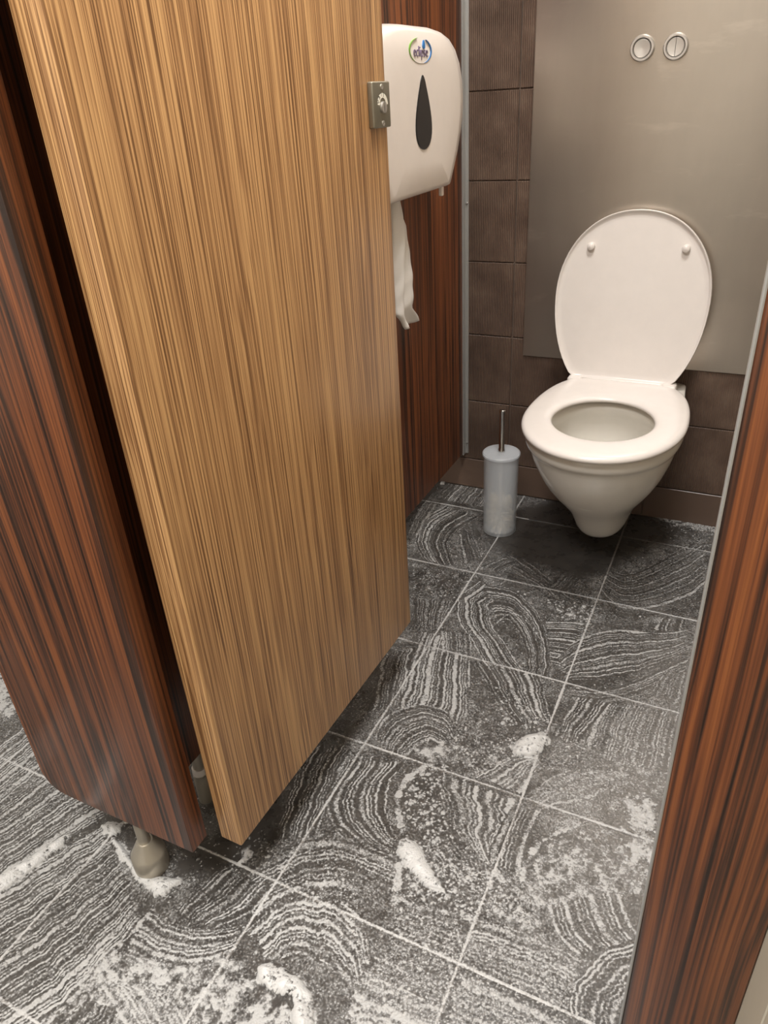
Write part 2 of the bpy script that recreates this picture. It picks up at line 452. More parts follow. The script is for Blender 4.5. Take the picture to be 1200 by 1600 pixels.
for k, ch in enumerate('VRIJ'):
    a = D2R(160 - 27 * k)
    me = text_mesh('indicator_letter', ch, 0.0062, 0.0002)
    o = put('indicator_letter', me, M['dark'], lock)
    R = Matrix(((0, 0, 1), (1, 0, 0), (0, 1, 0))).to_4x4()
    o.matrix_local = Matrix.Translation((LX + 0.0004, LY + 0.0133 * math.cos(a), LZ + 0.0133 * math.sin(a))) @ R @ Matrix.Rotation(a - math.pi / 2, 4, 'Z')
slotted('emergency_slot_disc', LY, LZ - 0.002, 0.0072, 0.0013, 0.0030, math.pi / 2)

# ------------------------------------------------------------------ paper dispenser
DY, DZB = 0.80, 0.880
half = [(0.0, 1.146), (0.06, 1.146), (0.11, 1.142), (0.150, 1.133), (0.182, 1.117), (0.206, 1.094), (0.220, 1.066), (0.2255, 1.035), (0.222, 1.003),
        (0.211, 0.972), (0.194, 0.940), (0.172, 0.910), (0.152, 0.884), (0.146, 0.880), (0.07, 0.880)]
outl = [(y, z) for y, z in half] + [(0.0, 0.880)] + [(-y, z) for y, z in half[:0:-1]]
def ring(sc, x, dz=0.0):
    zc = 1.02
    return [(x, DY + y * sc[0] * 1.022, zc + (z - zc) * sc[1] + dz) for y, z in outl]
disp = empty('paper_dispenser', (-0.185, DY, 1.01)); tag(disp, 'white plastic twin roll paper dispenser with dark teardrop window', 'dispenser')
child(put('back_plate', loft_mesh('back_plate', [ring((0.985, 0.985), -0.1850), ring((0.985, 0.985), -0.172)]), M['abs']), disp)
cover = put('cover', loft_mesh('cover', [ring((1.0, 1.0), -0.172), ring((1.0, 1.0), -0.115), ring((0.993, 0.99), -0.094), ring((0.97, 0.975), -0.079),
            ring((0.925, 0.950), -0.071), ring((0.80, 0.90), -0.0665), ring((0.5, 0.6), -0.0645), ring((0.2, 0.3), -0.064)]), M['abs'])
auto_smooth(cover, 50); child(cover, disp)
XF = -0.0648
def sub(o, p): o.parent = p; o.matrix_parent_inverse = Matrix.Identity(4); return o
# teardrop window
def tear(n=40, w=0.052, zb=0.958, zt=1.072):
    pts = []
    for i in range(n):
        a = 2 * math.pi * i / n
        t = (1 - math.cos(a)) / 2          # 0 bottom .. 1 top
        wid = w * math.sin(a) * (1 - 0.72 * t ** 0.9) * (1.0 if t < 0.9 else 1.05)
        pts.append((wid, zb + (zt - zb) * t))
    return pts
tp = tear()
sub(put('window', loft_mesh('window', [[(XF - 0.006, DY + y, z) for y, z in tp], [(XF + 0.0016, DY + y, z) for y, z in tp], [(XF + 0.0022, DY + y * 0.93, 1.015 + (z - 1.015) * 0.98) for y, z in tp]]), M['dark']), cover)
# printed logo: ellipse of two coloured arcs and the word
def ell_arc(name, a0, a1, w0, w1, mat, n=26):
    cz = 1.107; ra, rb = 0.047, 0.0185; rr = []
    for i in range(n + 1):
        t = i / n; a = D2R(a0 + (a1 - a0) * t); w = w0 + (w1 - w0) * math.sin(math.pi * t)
        for_ = [(XF - 0.003, ra, rb), (XF + 0.0012, ra, rb), (XF + 0.0012, ra - w * 1.6, rb - w * 0.6), (XF - 0.003, ra - w * 1.6, rb - w * 0.6)]
        rr.append([(x, DY - 0.004 + A * math.cos(a), cz + B * math.sin(a)) for x, A, B in for_])
    return sub(put(name, loft_mesh(name, rr), mat), cover)
ell_arc('logo_arc', 105, 235, 0.0004, 0.0019, M['green'])
ell_arc('logo_arc', 60, -75, 0.0004, 0.0024, M['blue'])
ell_arc('logo_arc', 235, 288, 0.0004, 0.0010, M['greyprint'])
RX = Matrix(((0, 0, 1), (1, 0, 0), (0, 1, 0))).to_4x4()
o = put('logo_word', text_mesh('logo_word', 'eclipse', 0.0225, 0.0012), M['violet'])
o.matrix_local = Matrix.Translation((XF, DY - 0.004, 1.105)) @ RX; sub(o, cover)
o = put('logo_drop', loft_mesh('logo_drop', [[(x, DY + 0.010 + y * 0.13, 1.116 + (z - 1.015) * 0.11) for y, z in tp] for x in (XF - 0.002, XF + 0.0013)]), M['blue']); sub(o, cover)
# embossed recycling mark and bottom lip line
for k in range(3):
    a = k * 2.094
    o = box('embossed_mark', (-0.075, DY + 0.012 * math.cos(a) - 0.008, 0.905 + 0.006 * math.sin(a) - 0.0014), (-0.0712, DY + 0.012 * math.cos(a) + 0.008, 0.905 + 0.006 * math.sin(a) + 0.0014), M['abs']); sub(o, cover)
child(box('key_tab', (-0.090, DY + 0.125, 0.866), (-0.082, DY + 0.135, 0.884), M['abs'], None, 0.002, 2), disp)
# hanging paper
def paper_sheet():
    ny, nz = 12, 40; rows = []
    for j in range(nz + 1):
        t = j / nz; z = 0.893 - 0.255 * t
        row = []
        for i in range(ny + 1):
            s = i / ny
            y = 0.722 + 0.080 * s + (0.004 * math.sin(6 * t) if s > 0.5 else 0)
            if t > 0.84: y += 0.30 * (t - 0.84) * (0.6 + 0.4 * s) - 0.012 * (1 - 2 * abs(s - 0.5)) * 0; 
            if t < 0.25 and s > 0.7: y -= 0.035 * (0.25 - t) / 0.25 * (s - 0.7) / 0.3
            zz = z + (0.022 * (1 - s) * max(0, t - 0.8) / 0.2 * 0.4)
            x = -0.105 + 0.010 * math.sin(s * 5.0 + 1.2 * t) + 0.004 * math.sin(9 * s + 7 * t) + 0.012 * math.sin(3 * t) * s
            x += 0.0015 * math.sin(37 * t + 11 * s) * t
            row.append((x, y, zz))
        rows.append(row)
    bm = bmesh.new(); V = [[bm.verts.new(p) for p in r] for r in rows]
    for a, b in zip(V, V[1:]):
        for i in range(ny): bm.faces.new((a[i], a[i + 1], b[i + 1], b[i]))
    me = bpy.data.meshes.new('toilet_paper'); bm.to_mesh(me); bm.free()
    o = put('toilet_paper', me, M['paper'], None, None, True)
    md = o.modifiers.new('solidify', 'SOLIDIFY'); md.thickness = 0.0006
    return o
tag(paper_sheet(), 'crumpled strip of white tissue hanging from the paper dispenser', 'toilet paper')

# ------------------------------------------------------------------ toilet
TX = 0.256
toilet = empty('toilet', (TX, YW, 0)); tag(toilet, 'white wall hung ceramic toilet with its lid raised', 'toilet')
def body_ring(z, w, front, ymid, wb, back=YW + 0.002, pf=2.15):
    pts = []; n = 28
    for i in range(n + 1):                      # right side mid -> front -> left side mid
        a = math.pi * i / n
        c, s = math.cos(a), math.sin(a)
        x = w * 0.965 * math.copysign(abs(c) ** (2 / pf), c); y = ymid - (ymid - front) * abs(s) ** (2 / pf)
        pts.append((TX + x, y, z))
    amp = 0.34 * max(0.0, min(1.0, (0.255 - z) / 0.06))
    def side(t):
        tt = t * t * (3 - 2 * t)
        return (w * 0.965 + (wb - w * 0.965) * tt) * (1 - amp * math.exp(-((t - 0.34) / 0.11) ** 2))
    K = 16
    for k in range(1, K): pts.append((TX - side(k / K), ymid + (back - ymid) * k / K, z))
    for k in range(7): pts.append((TX - wb + 2 * wb * k / 6, back, z))
    for k in range(K - 1, 0, -1): pts.append((TX + side(k / K), ymid + (back - ymid) * k / K, z))
    return pts
def hole_ring(z, w, yc, l):
    """same point count as body_ring, an ellipse matched by direction"""
    ref = body_ring(0, 0.175, 0.80, 1.03, 0.13); out = []
    for p in ref:
        a = math.atan2((p[1] - yc) / 0.24, (p[0] - TX) / 0.175)
        out.append((TX + w * math.cos(a), yc + l * math.sin(a), z))
    return out
secs = [(0.066, 0.026, 1.085, 1.12, 0.050), (0.071, 0.048, 1.055, 1.12, 0.064), (0.086, 0.062, 1.030, 1.13, 0.082), (0.115, 0.071, 1.008, 1.14, 0.096),
        (0.150, 0.082, 0.985, 1.13, 0.110), (0.185, 0.100, 0.950, 1.11, 0.122), (0.225, 0.123, 0.905, 1.08, 0.132), (0.270, 0.143, 0.868, 1.06, 0.136),
        (0.315, 0.157, 0.842, 1.04, 0.135), (0.345, 0.163, 0.828, 1.03, 0.138), (0.356, 0.1655, 0.822, 1.03, 0.139), (0.362, 0.172, 0.813, 1.03, 0.140),
        (0.374, 0.1745, 0.808, 1.03, 0.140), (0.386, 0.1735, 0.810, 1.03, 0.139), (0.391, 0.169, 0.815, 1.03, 0.136)]
rings = [body_ring(*s) for s in secs]
rings += [hole_ring(0.391, 0.130, 0.995, 0.150), hole_ring(0.386, 0.124, 0.995, 0.144), hole_ring(0.365, 0.122, 0.995, 0.142), hole_ring(0.352, 0.134, 0.995, 0.152), hole_ring(0.31, 0.130, 1.0, 0.148),
          hole_ring(0.26, 0.110, 1.01, 0.130), hole_ring(0.215, 0.080, 1.02, 0.10), hole_ring(0.20, 0.03, 1.03, 0.04)]
bowl = put('bowl', loft_mesh('bowl', rings), M['ceramic'], None, None, True); subsurf(bowl, 1); child(bowl, toilet)
wr = hole_ring(0.232, 0.091, 1.015, 0.111)
child(put('bowl_water', loft_mesh('bowl_water', [[(p[0], p[1], 0.228) for p in wr], wr]), M['water']), toilet)
def seat_outline(n, w, front, ymid, wb, back, pf=2.1):
    pts = []
    for i in range(n + 1):
        a = math.pi * i / n; c, s = math.cos(a), math.sin(a)
        pts.append((TX + w * math.copysign(abs(c) ** (2 / pf), c), ymid - (ymid - front) * abs(s) ** (2 / pf)))
    k = 10
    for i in range(1, k + 1):
        t = i / k; pts.append((TX - (wb + (w - wb) * math.cos(t * math.pi / 2) ** 0.9), ymid + (back - ymid) * math.sin(t * math.pi / 2)))
    for i in range(1, 6): pts.append((TX - wb + 2 * wb * i / 6, back))
    for i in range(k, 0, -1):
        t = i / k; pts.append((TX + (wb + (w - wb) * math.cos(t * math.pi / 2) ** 0.9), ymid + (back - ymid) * math.sin(t * math.pi / 2)))
    return pts
so = seat_outline(32, 0.174, 0.790, 1.02, 0.092, 1.250)
SC = (TX, 1.000)
def off(pts, d):
    return [(p[0] + (SC[0] - p[0]) * d / 0.18, p[1] + (SC[1] - p[1]) * d / 0.2) for p in pts]
def seat_hole(w, l, z):
    out = []
    for p in so:
        a = math.atan2((p[1] - SC[1]) / 0.22, (p[0] - SC[0]) / 0.181)
        out.append((SC[0] + w * math.cos(a), SC[1] + l * math.sin(a), z))
    return out
z0 = 0.3925
sr = [seat_hole(0.108, 0.120, z0 + 0.001)]
sr += [[(x, y, z0) for x, y in off(so, 0.006)], [(x, y, z0 + 0.004) for x, y in so], [(x, y, z0 + 0.011) for x, y in so], [(x, y, z0 + 0.0165) for x, y in off(so, 0.005)],
       [(x, y, z0 + 0.0185) for x, y in off(so, 0.014)], seat_hole(0.122, 0.134, z0 + 0.0185), seat_hole(0.112, 0.124, z0 + 0.0165), seat_hole(0.1065, 0.118, z0 + 0.010), seat_hole(0.108, 0.120, z0 + 0.001)]
me = loft_mesh('seat', sr, False, False)
bm = bmesh.new(); bm.from_mesh(me); bmesh.ops.remove_doubles(bm, verts=bm.verts[:], dist=1e-5); bmesh.ops.recalc_face_normals(bm, faces=bm.faces[:]); bm.to_mesh(me); bm.free()
seat = put('seat', me, M['seat'], None, None, True); subsurf(seat, 1); child(seat, toilet)
# lid: egg plate with a raised lip, leaning back
LID = empty('tmp', (0, 0, 0)); bpy.data.objects.remove(LID)
lo = []
HL = 0.408
n = 72
for i in range(n):
    a = 2 * math.pi * i / n
    cz, sz = math.cos(a), math.sin(a)
    w = 0.1755
    v = 0.190 + (0.196 if sz > 0 else 0.255) * math.copysign(abs(sz) ** 0.97, sz)
    u = w * math.copysign(abs(cz) ** 0.93, cz)
    if v < -0.004: u *= max(0.0, 1 - (-0.004 - v) / 0.075) ** 0.5; v = -0.004
    lo.append((u, v))
tilt = 0.125
def lidp(u, v, d): # d = towards viewer (front face)
    y = 1.262 + v * math.sin(tilt) - d * math.cos(tilt); z = HL + v * math.cos(tilt) + d * math.sin(tilt)
    return (TX - 0.010 + u, y, z)
def lring(s, d): return [lidp(u * s, 0.190 + (v - 0.190) * s, d) for u, v in lo]
lid = put('lid', loft_mesh('lid', [lring(0.93, -0.006), lring(0.985, -0.003), lring(1.0, 0.004), lring(1.0, 0.014), lring(0.993, 0.0165), lring(0.982, 0.0160), lring(0.974, 0.0125), lring(0.955, 0.0105), lring(0.90, 0.0100), lring(0.4, 0.0100)]), M['seat'])
auto_smooth(lid, 60); child(lid, toilet)
for u in (-0.102, 0.107):
    c = lidp(u, 0.306, 0.010)
    b = lathe('bumper', [(0.0, 0.004), (0.0085, 0.002), (0.0088, -0.008), (0.0075, -0.0115), (0.004, -0.0135), (0.0, -0.014)], M['seat'], None, 24, 'Y', c); sub(b, lid)
for u0, u1 in ((-0.128, -0.094), (0.094, 0.128)):
    h = box('hinge', (TX - 0.006 + u0, 1.226, 0.389), (TX - 0.006 + u1, 1.268, 0.4115), M['seat'], None, 0.006, 3, True); child(h, toilet)
# ------------------------------------------------------------------ toilet brush
BX, BY = -0.009, 1.122
tb = empty('toilet_brush', (BX, BY, 0)); tag(tb, 'frosted plastic toilet brush holder with a chrome handle on the floor', 'toilet brush')
R0 = 0.044
child(lathe('holder', [(0.0, 0.0), (R0 - 0.002, 0.0), (R0, 0.002), (R0, 0.012), (R0 + 0.001, 0.226), (R0 - 0.002, 0.226), (R0 - 0.003, 0.010), (0.0, 0.008)], M['frost'], None, 48, 'Z', (BX, BY, 0)), tb)
child(lathe('holder_lid', [(0.0, 0.224), (0.047, 0.224), (0.0485, 0.226), (0.0485, 0.231), (0.046, 0.2335), (0.03, 0.232), (0.012, 0.2345), (0.0, 0.2345)], M['frost'], None, 48, 'Z', (BX, BY, 0)), tb)
h = child(lathe('handle', [(0.0, 0.233), (0.0100, 0.233), (0.0095, 0.240), (0.0072, 0.246), (0.0068, 0.300), (0.0066, 0.338), (0.0082, 0.342), (0.0082, 0.347), (0.0065, 0.349), (0.0, 0.3495)], M['chrome'], None, 28, 'Z', (BX, BY, 0)), tb)
h.rotation_euler = (0, 0, 0)
def bristles():
    bm = bmesh.new()
    for k in range(420):
        a = random.random() * 6.283; el = random.uniform(-1.3, 1.3); L = random.uniform(0.030, 0.039)
        p0 = Vector((BX, BY, 0.05 + 0.02 * math.sin(el)))
        d = Vector((math.cos(a) * math.cos(el * .6), math.sin(a) * math.cos(el * .6), math.sin(el)))
        p1 = p0 + d * L; s = d.orthogonal().normalized() * 0.0012; t = d.cross(s)
        vs0 = [bm.verts.new(p0 + q) for q in (s, t, -s, -t)]; vs1 = [bm.verts.new(p1 + q) for q in (s, t, -s, -t)]
        for i in range(4): bm.faces.new((vs0[i], vs0[(i + 1) % 4], vs1[(i + 1) % 4], vs1[i]))
        bm.faces.new(vs1)
    return bm_mesh(bm, 'brush_head')
child(lathe('brush_stick', [(0.0, 0.03), (0.005, 0.03), (0.005, 0.225), (0.0, 0.225)], M['seat'], None, 16, 'Z', (BX, BY, 0)), tb)
bh = put('brush_head', bristles(), M['bristle']); child(bh, tb); bh['kind'] = 'stuff'

# ------------------------------------------------------------------ soap foam on the floor
RES = 0.00135
GX0, GX1, GY0, GY1 = -0.95, XR - 0.002, -0.48, YW - 0.001
NX, NY = int((GX1 - GX0) / RES), int((GY1 - GY0) / RES)
def vnoise(cell, seed=0, ax=1.0):
    r = np.random.default_rng(seed)
    cy, cx = cell / RES, cell * ax / RES
    h, w = int(NY / cy) + 3, int(NX / cx) + 3
    a = r.random((h, w))
    yy, xx = np.arange(NY) / cy, np.arange(NX) / cx
    y0, x0 = yy.astype(int), xx.astype(int)
    fy, fx = yy - y0, xx - x0
    fy = fy * fy * (3 - 2 * fy); fx = fx * fx * (3 - 2 * fx)
    A = a[y0][:, x0]; B = a[y0][:, x0 + 1]; C = a[y0 + 1][:, x0]; D = a[y0 + 1][:, x0 + 1]
    return (A * (1 - fx) + B * fx) * (1 - fy)[:, None] + (C * (1 - fx) + D * fx) * fy[:, None]
G = 0.20 + 0.25 * (vnoise(0.05, 1) - 0.3) + 0.18 * (vnoise(0.012, 2) - 0.4)
H = np.zeros_like(G); THK = np.zeros_like(G)
yy_, xx_ = np.mgrid[0:NY, 0:NX]
def fl(pts):
    return np.array([[p.x, p.y] for p in (floor_pt(*q) for q in pts)])
def smooth_path(P, n):
    P = np.asarray(P, float)
    if len(P) == 2: t = np.linspace(0, 1, n)[:, None]; return P[0] * (1 - t) + P[1] * t
    Q = np.vstack([2 * P[0] - P[1], P, 2 * P[-1] - P[-2]]); m_ = len(P) - 1
    u = np.linspace(0, m_ - 1e-6, n); i = u.astype(int); t = (u - i)[:, None]
    p0, p1, p2, p3 = Q[i], Q[i + 1], Q[i + 2], Q[i + 3]
    return 0.5 * (2 * p1 + (p2 - p0) * t + (2 * p0 - 5 * p1 + 4 * p2 - p3) * t ** 2 + (3 * p1 - p0 - 3 * p2 + p3) * t ** 3)
def n1d(n, cell, rows):
    k = int(n / cell) + 3; a = RNG.random((rows, k)); u = np.arange(n) / cell; i = u.astype(int); f = u - i; f = f * f * (3 - 2 * f)
    return a[:, i] * (1 - f) + a[:, i + 1] * f
def stroke(A, B, inten=0.75, haze=0.10, period=0.0085, width=0.42, edge=0.0, breaks=0.55):
    A, B = fl(A), fl(B); period *= 0.88; inten = min(1.0, inten * 1.10 + 0.05); haze *= 1.1
    a, b = smooth_path(A, 60), smooth_path(B, 60)
    W = np.linalg.norm(a - b, axis=1).mean(); L = max(np.linalg.norm(np.diff(a, axis=0), axis=1).sum(), np.linalg.norm(np.diff(b, axis=0), axis=1).sum())
    ns, nt = int(L / (RES * 0.55)) + 2, int(np.linalg.norm(a - b, axis=1).max() / (RES * 0.55)) + 2
    a, b = smooth_path(A, ns), smooth_path(B, ns)
    t = np.linspace(0, 1, nt)
    wob = (n1d(ns, 0.03 / RES * 1.8, 1)[0] - 0.5) * 0.9 + (n1d(ns, 0.006 / RES * 1.8, 1)[0] - 0.5) * 0.35
    nl = int(W / period) + 3
    c = t[None, :] * W / period + wob[:, None] + 0.5
    c = c + 0.35 * np.sin(c * 1.7 + RNG.random() * 6)
    k = np.clip(c.astype(int), 0, nl + 1); p = np.abs(c - np.floor(c) - 0.5) * 2
    amp = RNG.uniform(0.45, 1.0, nl + 3)
    al = n1d(ns, 0.020 / RES * 1.8, nl + 3); al2 = n1d(ns, 0.0045 / RES * 1.8, nl + 3)
    lw = width * RNG.uniform(0.6, 1.35, nl + 3)
    along = 1 - breaks * al - 0.45 * al2
    av = (amp[:, None] * (along + 0.35)).T
    si = np.arange(ns)[:, None]
    prof = np.clip((lw[k] * (0.7 + 0.6 * al2.T[si, k]) - p) / 0.30 + 0.5, 0, 1)
    v = haze + (inten - haze) * prof * np.clip(av[si, k], 0, 1.15)
    if edge: v = np.maximum(v, edge * np.clip(1 - np.minimum(t, 1 - t)[None, :] * W / 0.006, 0, 1))
    rag = n1d(nt, 0.01 / RES * 1.8, 1)[0] * 0.12
    s = np.linspace(0, 1, ns)[:, None]
    ok = (s > rag * 0.6) & (s < 1 - rag * 0.6)
    P = a[:, None, :] * (1 - t)[None, :, None] + b[:, None, :] * t[None, :, None]
    ix = ((P[..., 0] - GX0) / RES).astype(int); iy = ((P[..., 1] - GY0) / RES).astype(int)
    ok &= (ix >= 0) & (ix < NX) & (iy >= 0) & (iy < NY)
    G[iy[ok], ix[ok]] = v[ok]
def poly_mask(pts, soft=0.004):
    P = fl(pts); P = (P - [GX0, GY0]) / RES
    x0, y0 = np.maximum(P.min(0).astype(int) - 8, 0); x1, y1 = np.minimum(P.max(0).astype(int) + 9, [NX, NY])
    X, Y = np.meshgrid(np.arange(x0, x1), np.arange(y0, y1))
    ins = np.zeros(X.shape, bool); dmin = np.full(X.shape, 1e9)
    for (ax, ay), (bx, by) in zip(P, np.roll(P, -1, 0)):
        cnd = (ay > Y) != (by > Y)
        ins ^= cnd & (X < (bx - ax) * (Y - ay) / (by - ay + 1e-12) + ax)
        dx, dy = bx - ax, by - ay; tt = np.clip(((X - ax) * dx + (Y - ay) * dy) / (dx * dx + dy * dy + 1e-9), 0, 1)
        dmin = np.minimum(dmin, np.hypot(X - ax - tt * dx, Y - ay - tt * dy))
    sd = np.where(ins, dmin, -dmin) * RES
    sl = (slice(y0, y1), slice(x0, x1))
    return sl, sd
NB = vnoise(0.012, 5); NF = vnoise(0.005, 6); NC = vnoise(0.035, 7)
def fill(pts, val, soft=0.015, var=0.25):
    sl, sd = poly_mask(pts); w = np.clip((sd + (NB[sl] - 0.5) * 0.02) / soft + 0.5, 0, 1)
    G[sl] = G[sl] * (1 - w) + w * (val + var * (NB[sl] - 0.5) + var * (NF[sl] - 0.5))
def blob(pts, h=0.006, val=1.0):
    sl, sd = poly_mask(pts); w = np.clip((sd + (NB[sl] - 0.5) * 0.010 + (NF[sl] - 0.5) * 0.005) / 0.004 + 0.5, 0, 1)
    G[sl] = np.maximum(G[sl], w * (val - 0.45 * (NF[sl] > 0.72) - 0.25 * (NB[sl] < 0.25)))
    THK[sl] = np.maximum(THK[sl], w * np.clip(0.35 + sd / 0.018, 0, 1) * (0.6 + 0.4 * NB[sl]))
    H[sl] = np.maximum(H[sl], h * np.sqrt(np.clip(sd / 0.014, 0, 1)) * (0.7 + 0.5 * NB[sl]))
def line(pts, wid=0.006, val=0.9):
    P = smooth_path(fl(pts), 400)
    wv = wid * (0.25 + n1d(400, 9, 1)[0]); vv = val * (0.35 + 0.75 * n1d(400, 14, 1)[0])
    jit = 0.35 * wid * (n1d(400, 6, 2) - 0.5) * 2
    for (x, y), w, v in zip(P + jit.T, wv, vv):
        r = int(w / RES / 2) + 2; cx, cy = (x - GX0) / RES, (y - GY0) / RES
        x0, x1, y0, y1 = max(int(cx) - r, 0), min(int(cx) + r + 2, NX), max(int(cy) - r, 0), min(int(cy) + r + 2, NY)
        if x1 <= x0 or y1 <= y0: continue
        d = np.hypot(xx_[y0:y1, x0:x1] - cx, yy_[y0:y1, x0:x1] - cy) * RES
        G[y0:y1, x0:x1] = np.maximum(G[y0:y1, x0:x1], v * np.clip((w / 2 - d) / 0.002 + 0.5, 0, 1))
def beads(pts, n, r0=0.0012, r1=0.0035, val=0.95):
    P = fl(pts); lo_, hi_ = P.min(0), P.max(0); n = int(n * 1.5)
    sl, sd = poly_mask(pts)
    oy, ox = sl[0].start, sl[1].start
    for _ in range(n):
        x, y = RNG.uniform(lo_[0], hi_[0]), RNG.uniform(lo_[1], hi_[1])
        cx, cy = (x - GX0) / RES, (y - GY0) / RES
        j, i = int(cy) - oy, int(cx) - ox
        if not (0 <= j < sd.shape[0] and 0 <= i < sd.shape[1]) or sd[j, i] < 0: continue
        rr = RNG.uniform(r0, r1) * 0.62 if RNG.random() > 0.03 else r1; vb = val * RNG.uniform(0.55, 1.0)
        r = int(rr / RES) + 2
        x0, x1, y0, y1 = max(int(cx) - r, 0), min(int(cx) + r + 2, NX), max(int(cy) - r, 0), min(int(cy) + r + 2, NY)
        d = np.hypot(xx_[y0:y1, x0:x1] - cx, yy_[y0:y1, x0:x1] - cy) * RES
        G[y0:y1, x0:x1] = np.maximum(G[y0:y1, x0:x1], vb * np.clip((rr - d) / 0.0016 + 0.5, 0, 1))
        H[y0:y1, x0:x1] = np.maximum(H[y0:y1, x0:x1], 0.5 * np.sqrt(np.clip(rr * rr - d * d, 0, 1)))

# --- brush strokes, back of the cubicle to the front
beads([(640, 750), (1120, 800), (1080, 1100), (560, 1100)], 900)
stroke([(672, 778), (700, 752)], [(752, 793), (772, 768)], 0.6, 0.15)
stroke([(702, 787), (662, 812), (650, 837), (656, 865), (672, 882)], [(757, 803), (712, 833), (703, 855), (714, 890)], 0.75, 0.10)
stroke([(636, 838), (662, 782)], [(652, 840), (684, 785)], 0.8, 0.3, 0.012)
stroke([(712, 838), (718, 888)], [(733, 818), (755, 872)], 0.6, 0.12)
fill([(642, 888), (745, 900), (712, 935), (645, 930)], 0.20, 0.02)
beads([(642, 880), (745, 900), (712, 935), (645, 930)], 500, 0.001, 0.0026)
stroke([(645, 935), (650, 980)], [(705, 938), (690, 985)], 0.65, 0.16)
stroke([(755, 880), (800, 900), (850, 930), (885, 965)], [(800, 862), (842, 890), (880, 925), (915, 955)], 0.6, 0.14)
stroke([(752, 885), (790, 870)], [(780, 895), (812, 882)], 0.55, 0.1)
stroke([(852, 918), (880, 890)], [(885, 928), (925, 895)], 0.4, 0.1)
fill([(850, 930), (930, 945), (915, 975), (870, 965)], 0.22, 0.02)
beads([(850, 935), (930, 945), (915, 975), (870, 965)], 120, 0.0015, 0.005)
# inner swirl
stroke([(752, 905), (716, 935), (718, 970), (742, 1012), (772, 1062)], [(785, 925), (764, 950), (772, 980), (795, 1015), (822, 1055)], 0.85, 0.10)
stroke([(742, 915), (795, 920), (830, 946), (848, 975), (857, 1005), (860, 1035), (855, 1062)], [(780, 972), (792, 968), (806, 980), (816, 1000), (822, 1022), (822, 1042), (818, 1058)], 0.9, 0.08, 0.0090)
line([(776, 974), (790, 962), (806, 960), (826, 975), (845, 1000)], 0.004, 0.8)
stroke([(850, 972), (915, 974)], [(860, 1035), (892, 1048)], 0.85, 0.12, 0.0105)
stroke([(935, 925), (968, 958), (1020, 962), (1072, 948), (1105, 925)], [(948, 888), (985, 896), (1045, 868), (1100, 835)], 0.55, 0.14, 0.0095)
beads([(940, 930), (1100, 900), (1090, 850), (1000, 880)], 160, 0.001, 0.003)
stroke([(938, 945), (980, 968), (1085, 975)], [(935, 960), (985, 985), (1080, 990)], 0.4, 0.2)
fill([(925, 972), (1000, 975), (1078, 985), (1072, 1000), (990, 990), (925, 985)], 0.24, 0.02, 0.1)
stroke([(1020, 985), (1036, 966)], [(1062, 990), (1072, 968)], 0.75, 0.1, 0.013)
stroke([(868, 1030), (905, 1000), (960, 985), (1030, 990), (1078, 985)], [(882, 1062), (940, 1060), (1010, 1045), (1080, 1015)], 0.72, 0.14, 0.0085)
stroke([(885, 1075), (960, 1075), (1080, 1025)], [(888, 1092), (965, 1098), (1078, 1065)], 0.75, 0.14, 0.0075)
stroke([(1010, 1085), (1040, 1048)], [(1062, 1105), (1075, 1050)], 0.5, 0.2)
# middle rows
stroke([(582, 1115), (592, 1050), (600, 1020)], [(648, 1105), (655, 1050), (662, 1005)], 0.80, 0.12, 0.0085)
stroke([(660, 985), (640, 1050), (622, 1108)], [(733, 1000), (733, 1080), (726, 1165)], 0.98, 0.16, 0.0098, 0.55)
stroke([(690, 985), (692, 1020)], [(735, 990), (738, 1030)], 0.75, 0.2)
fill([(738, 1060), (770, 1085), (810, 1130), (815, 1150), (745, 1165), (730, 1160)], 0.27, 0.02, 0.2)
stroke([(740, 1032), (772, 1085), (808, 1135)], [(842, 1052), (852, 1090), (863, 1130)], 0.88, 0.12, 0.0098)
beads([(770, 1070), (860, 1120), (850, 1150), (780, 1130)], 120, 0.002, 0.0045)
stroke([(584, 1163), (602, 1122), (648, 1103), (696, 1112), (722, 1152)], [(632, 1192), (648, 1172), (672, 1160), (690, 1168), (700, 1185)], 0.78, 0.16)
fill([(650, 1175), (690, 1165), (695, 1185), (670, 1195)], 0.7, 0.02, 0.5)
fill([(700, 1170), (790, 1165), (800, 1200), (740, 1215), (690, 1200)], 0.3, 0.02)
beads([(690, 1170), (810, 1150), (810, 1200), (740, 1215)], 260, 0.0015, 0.0045)
stroke([(745, 1215), (790, 1190), (840, 1180)], [(812, 1245), (830, 1215), (846, 1190)], 0.85, 0.3)
stroke([(910, 1090), (885, 1122), (866, 1152)], [(1066, 1112), (1056, 1170), (1048, 1235)], 0.68, 0.2, 0.0078, 0.5)
stroke([(905, 1088), (876, 1132)], [(955, 1095), (895, 1170)], 0.88, 0.1, 0.0095)
stroke([(866, 1155), (930, 1170)], [(850, 1200), (925, 1212)], 0.35, 0.3)
stroke([(822, 1242), (878, 1208), (945, 1200)], [(848, 1268), (930, 1245), (1010, 1228)], 0.60, 0.36, 0.012)
fill([(935, 1195), (1045, 1200), (1035, 1260), (960, 1270)], 0.36, 0.03)
beads([(880, 1140), (1040, 1150), (1030, 1280), (860, 1250)], 260, 0.001, 0.0035)
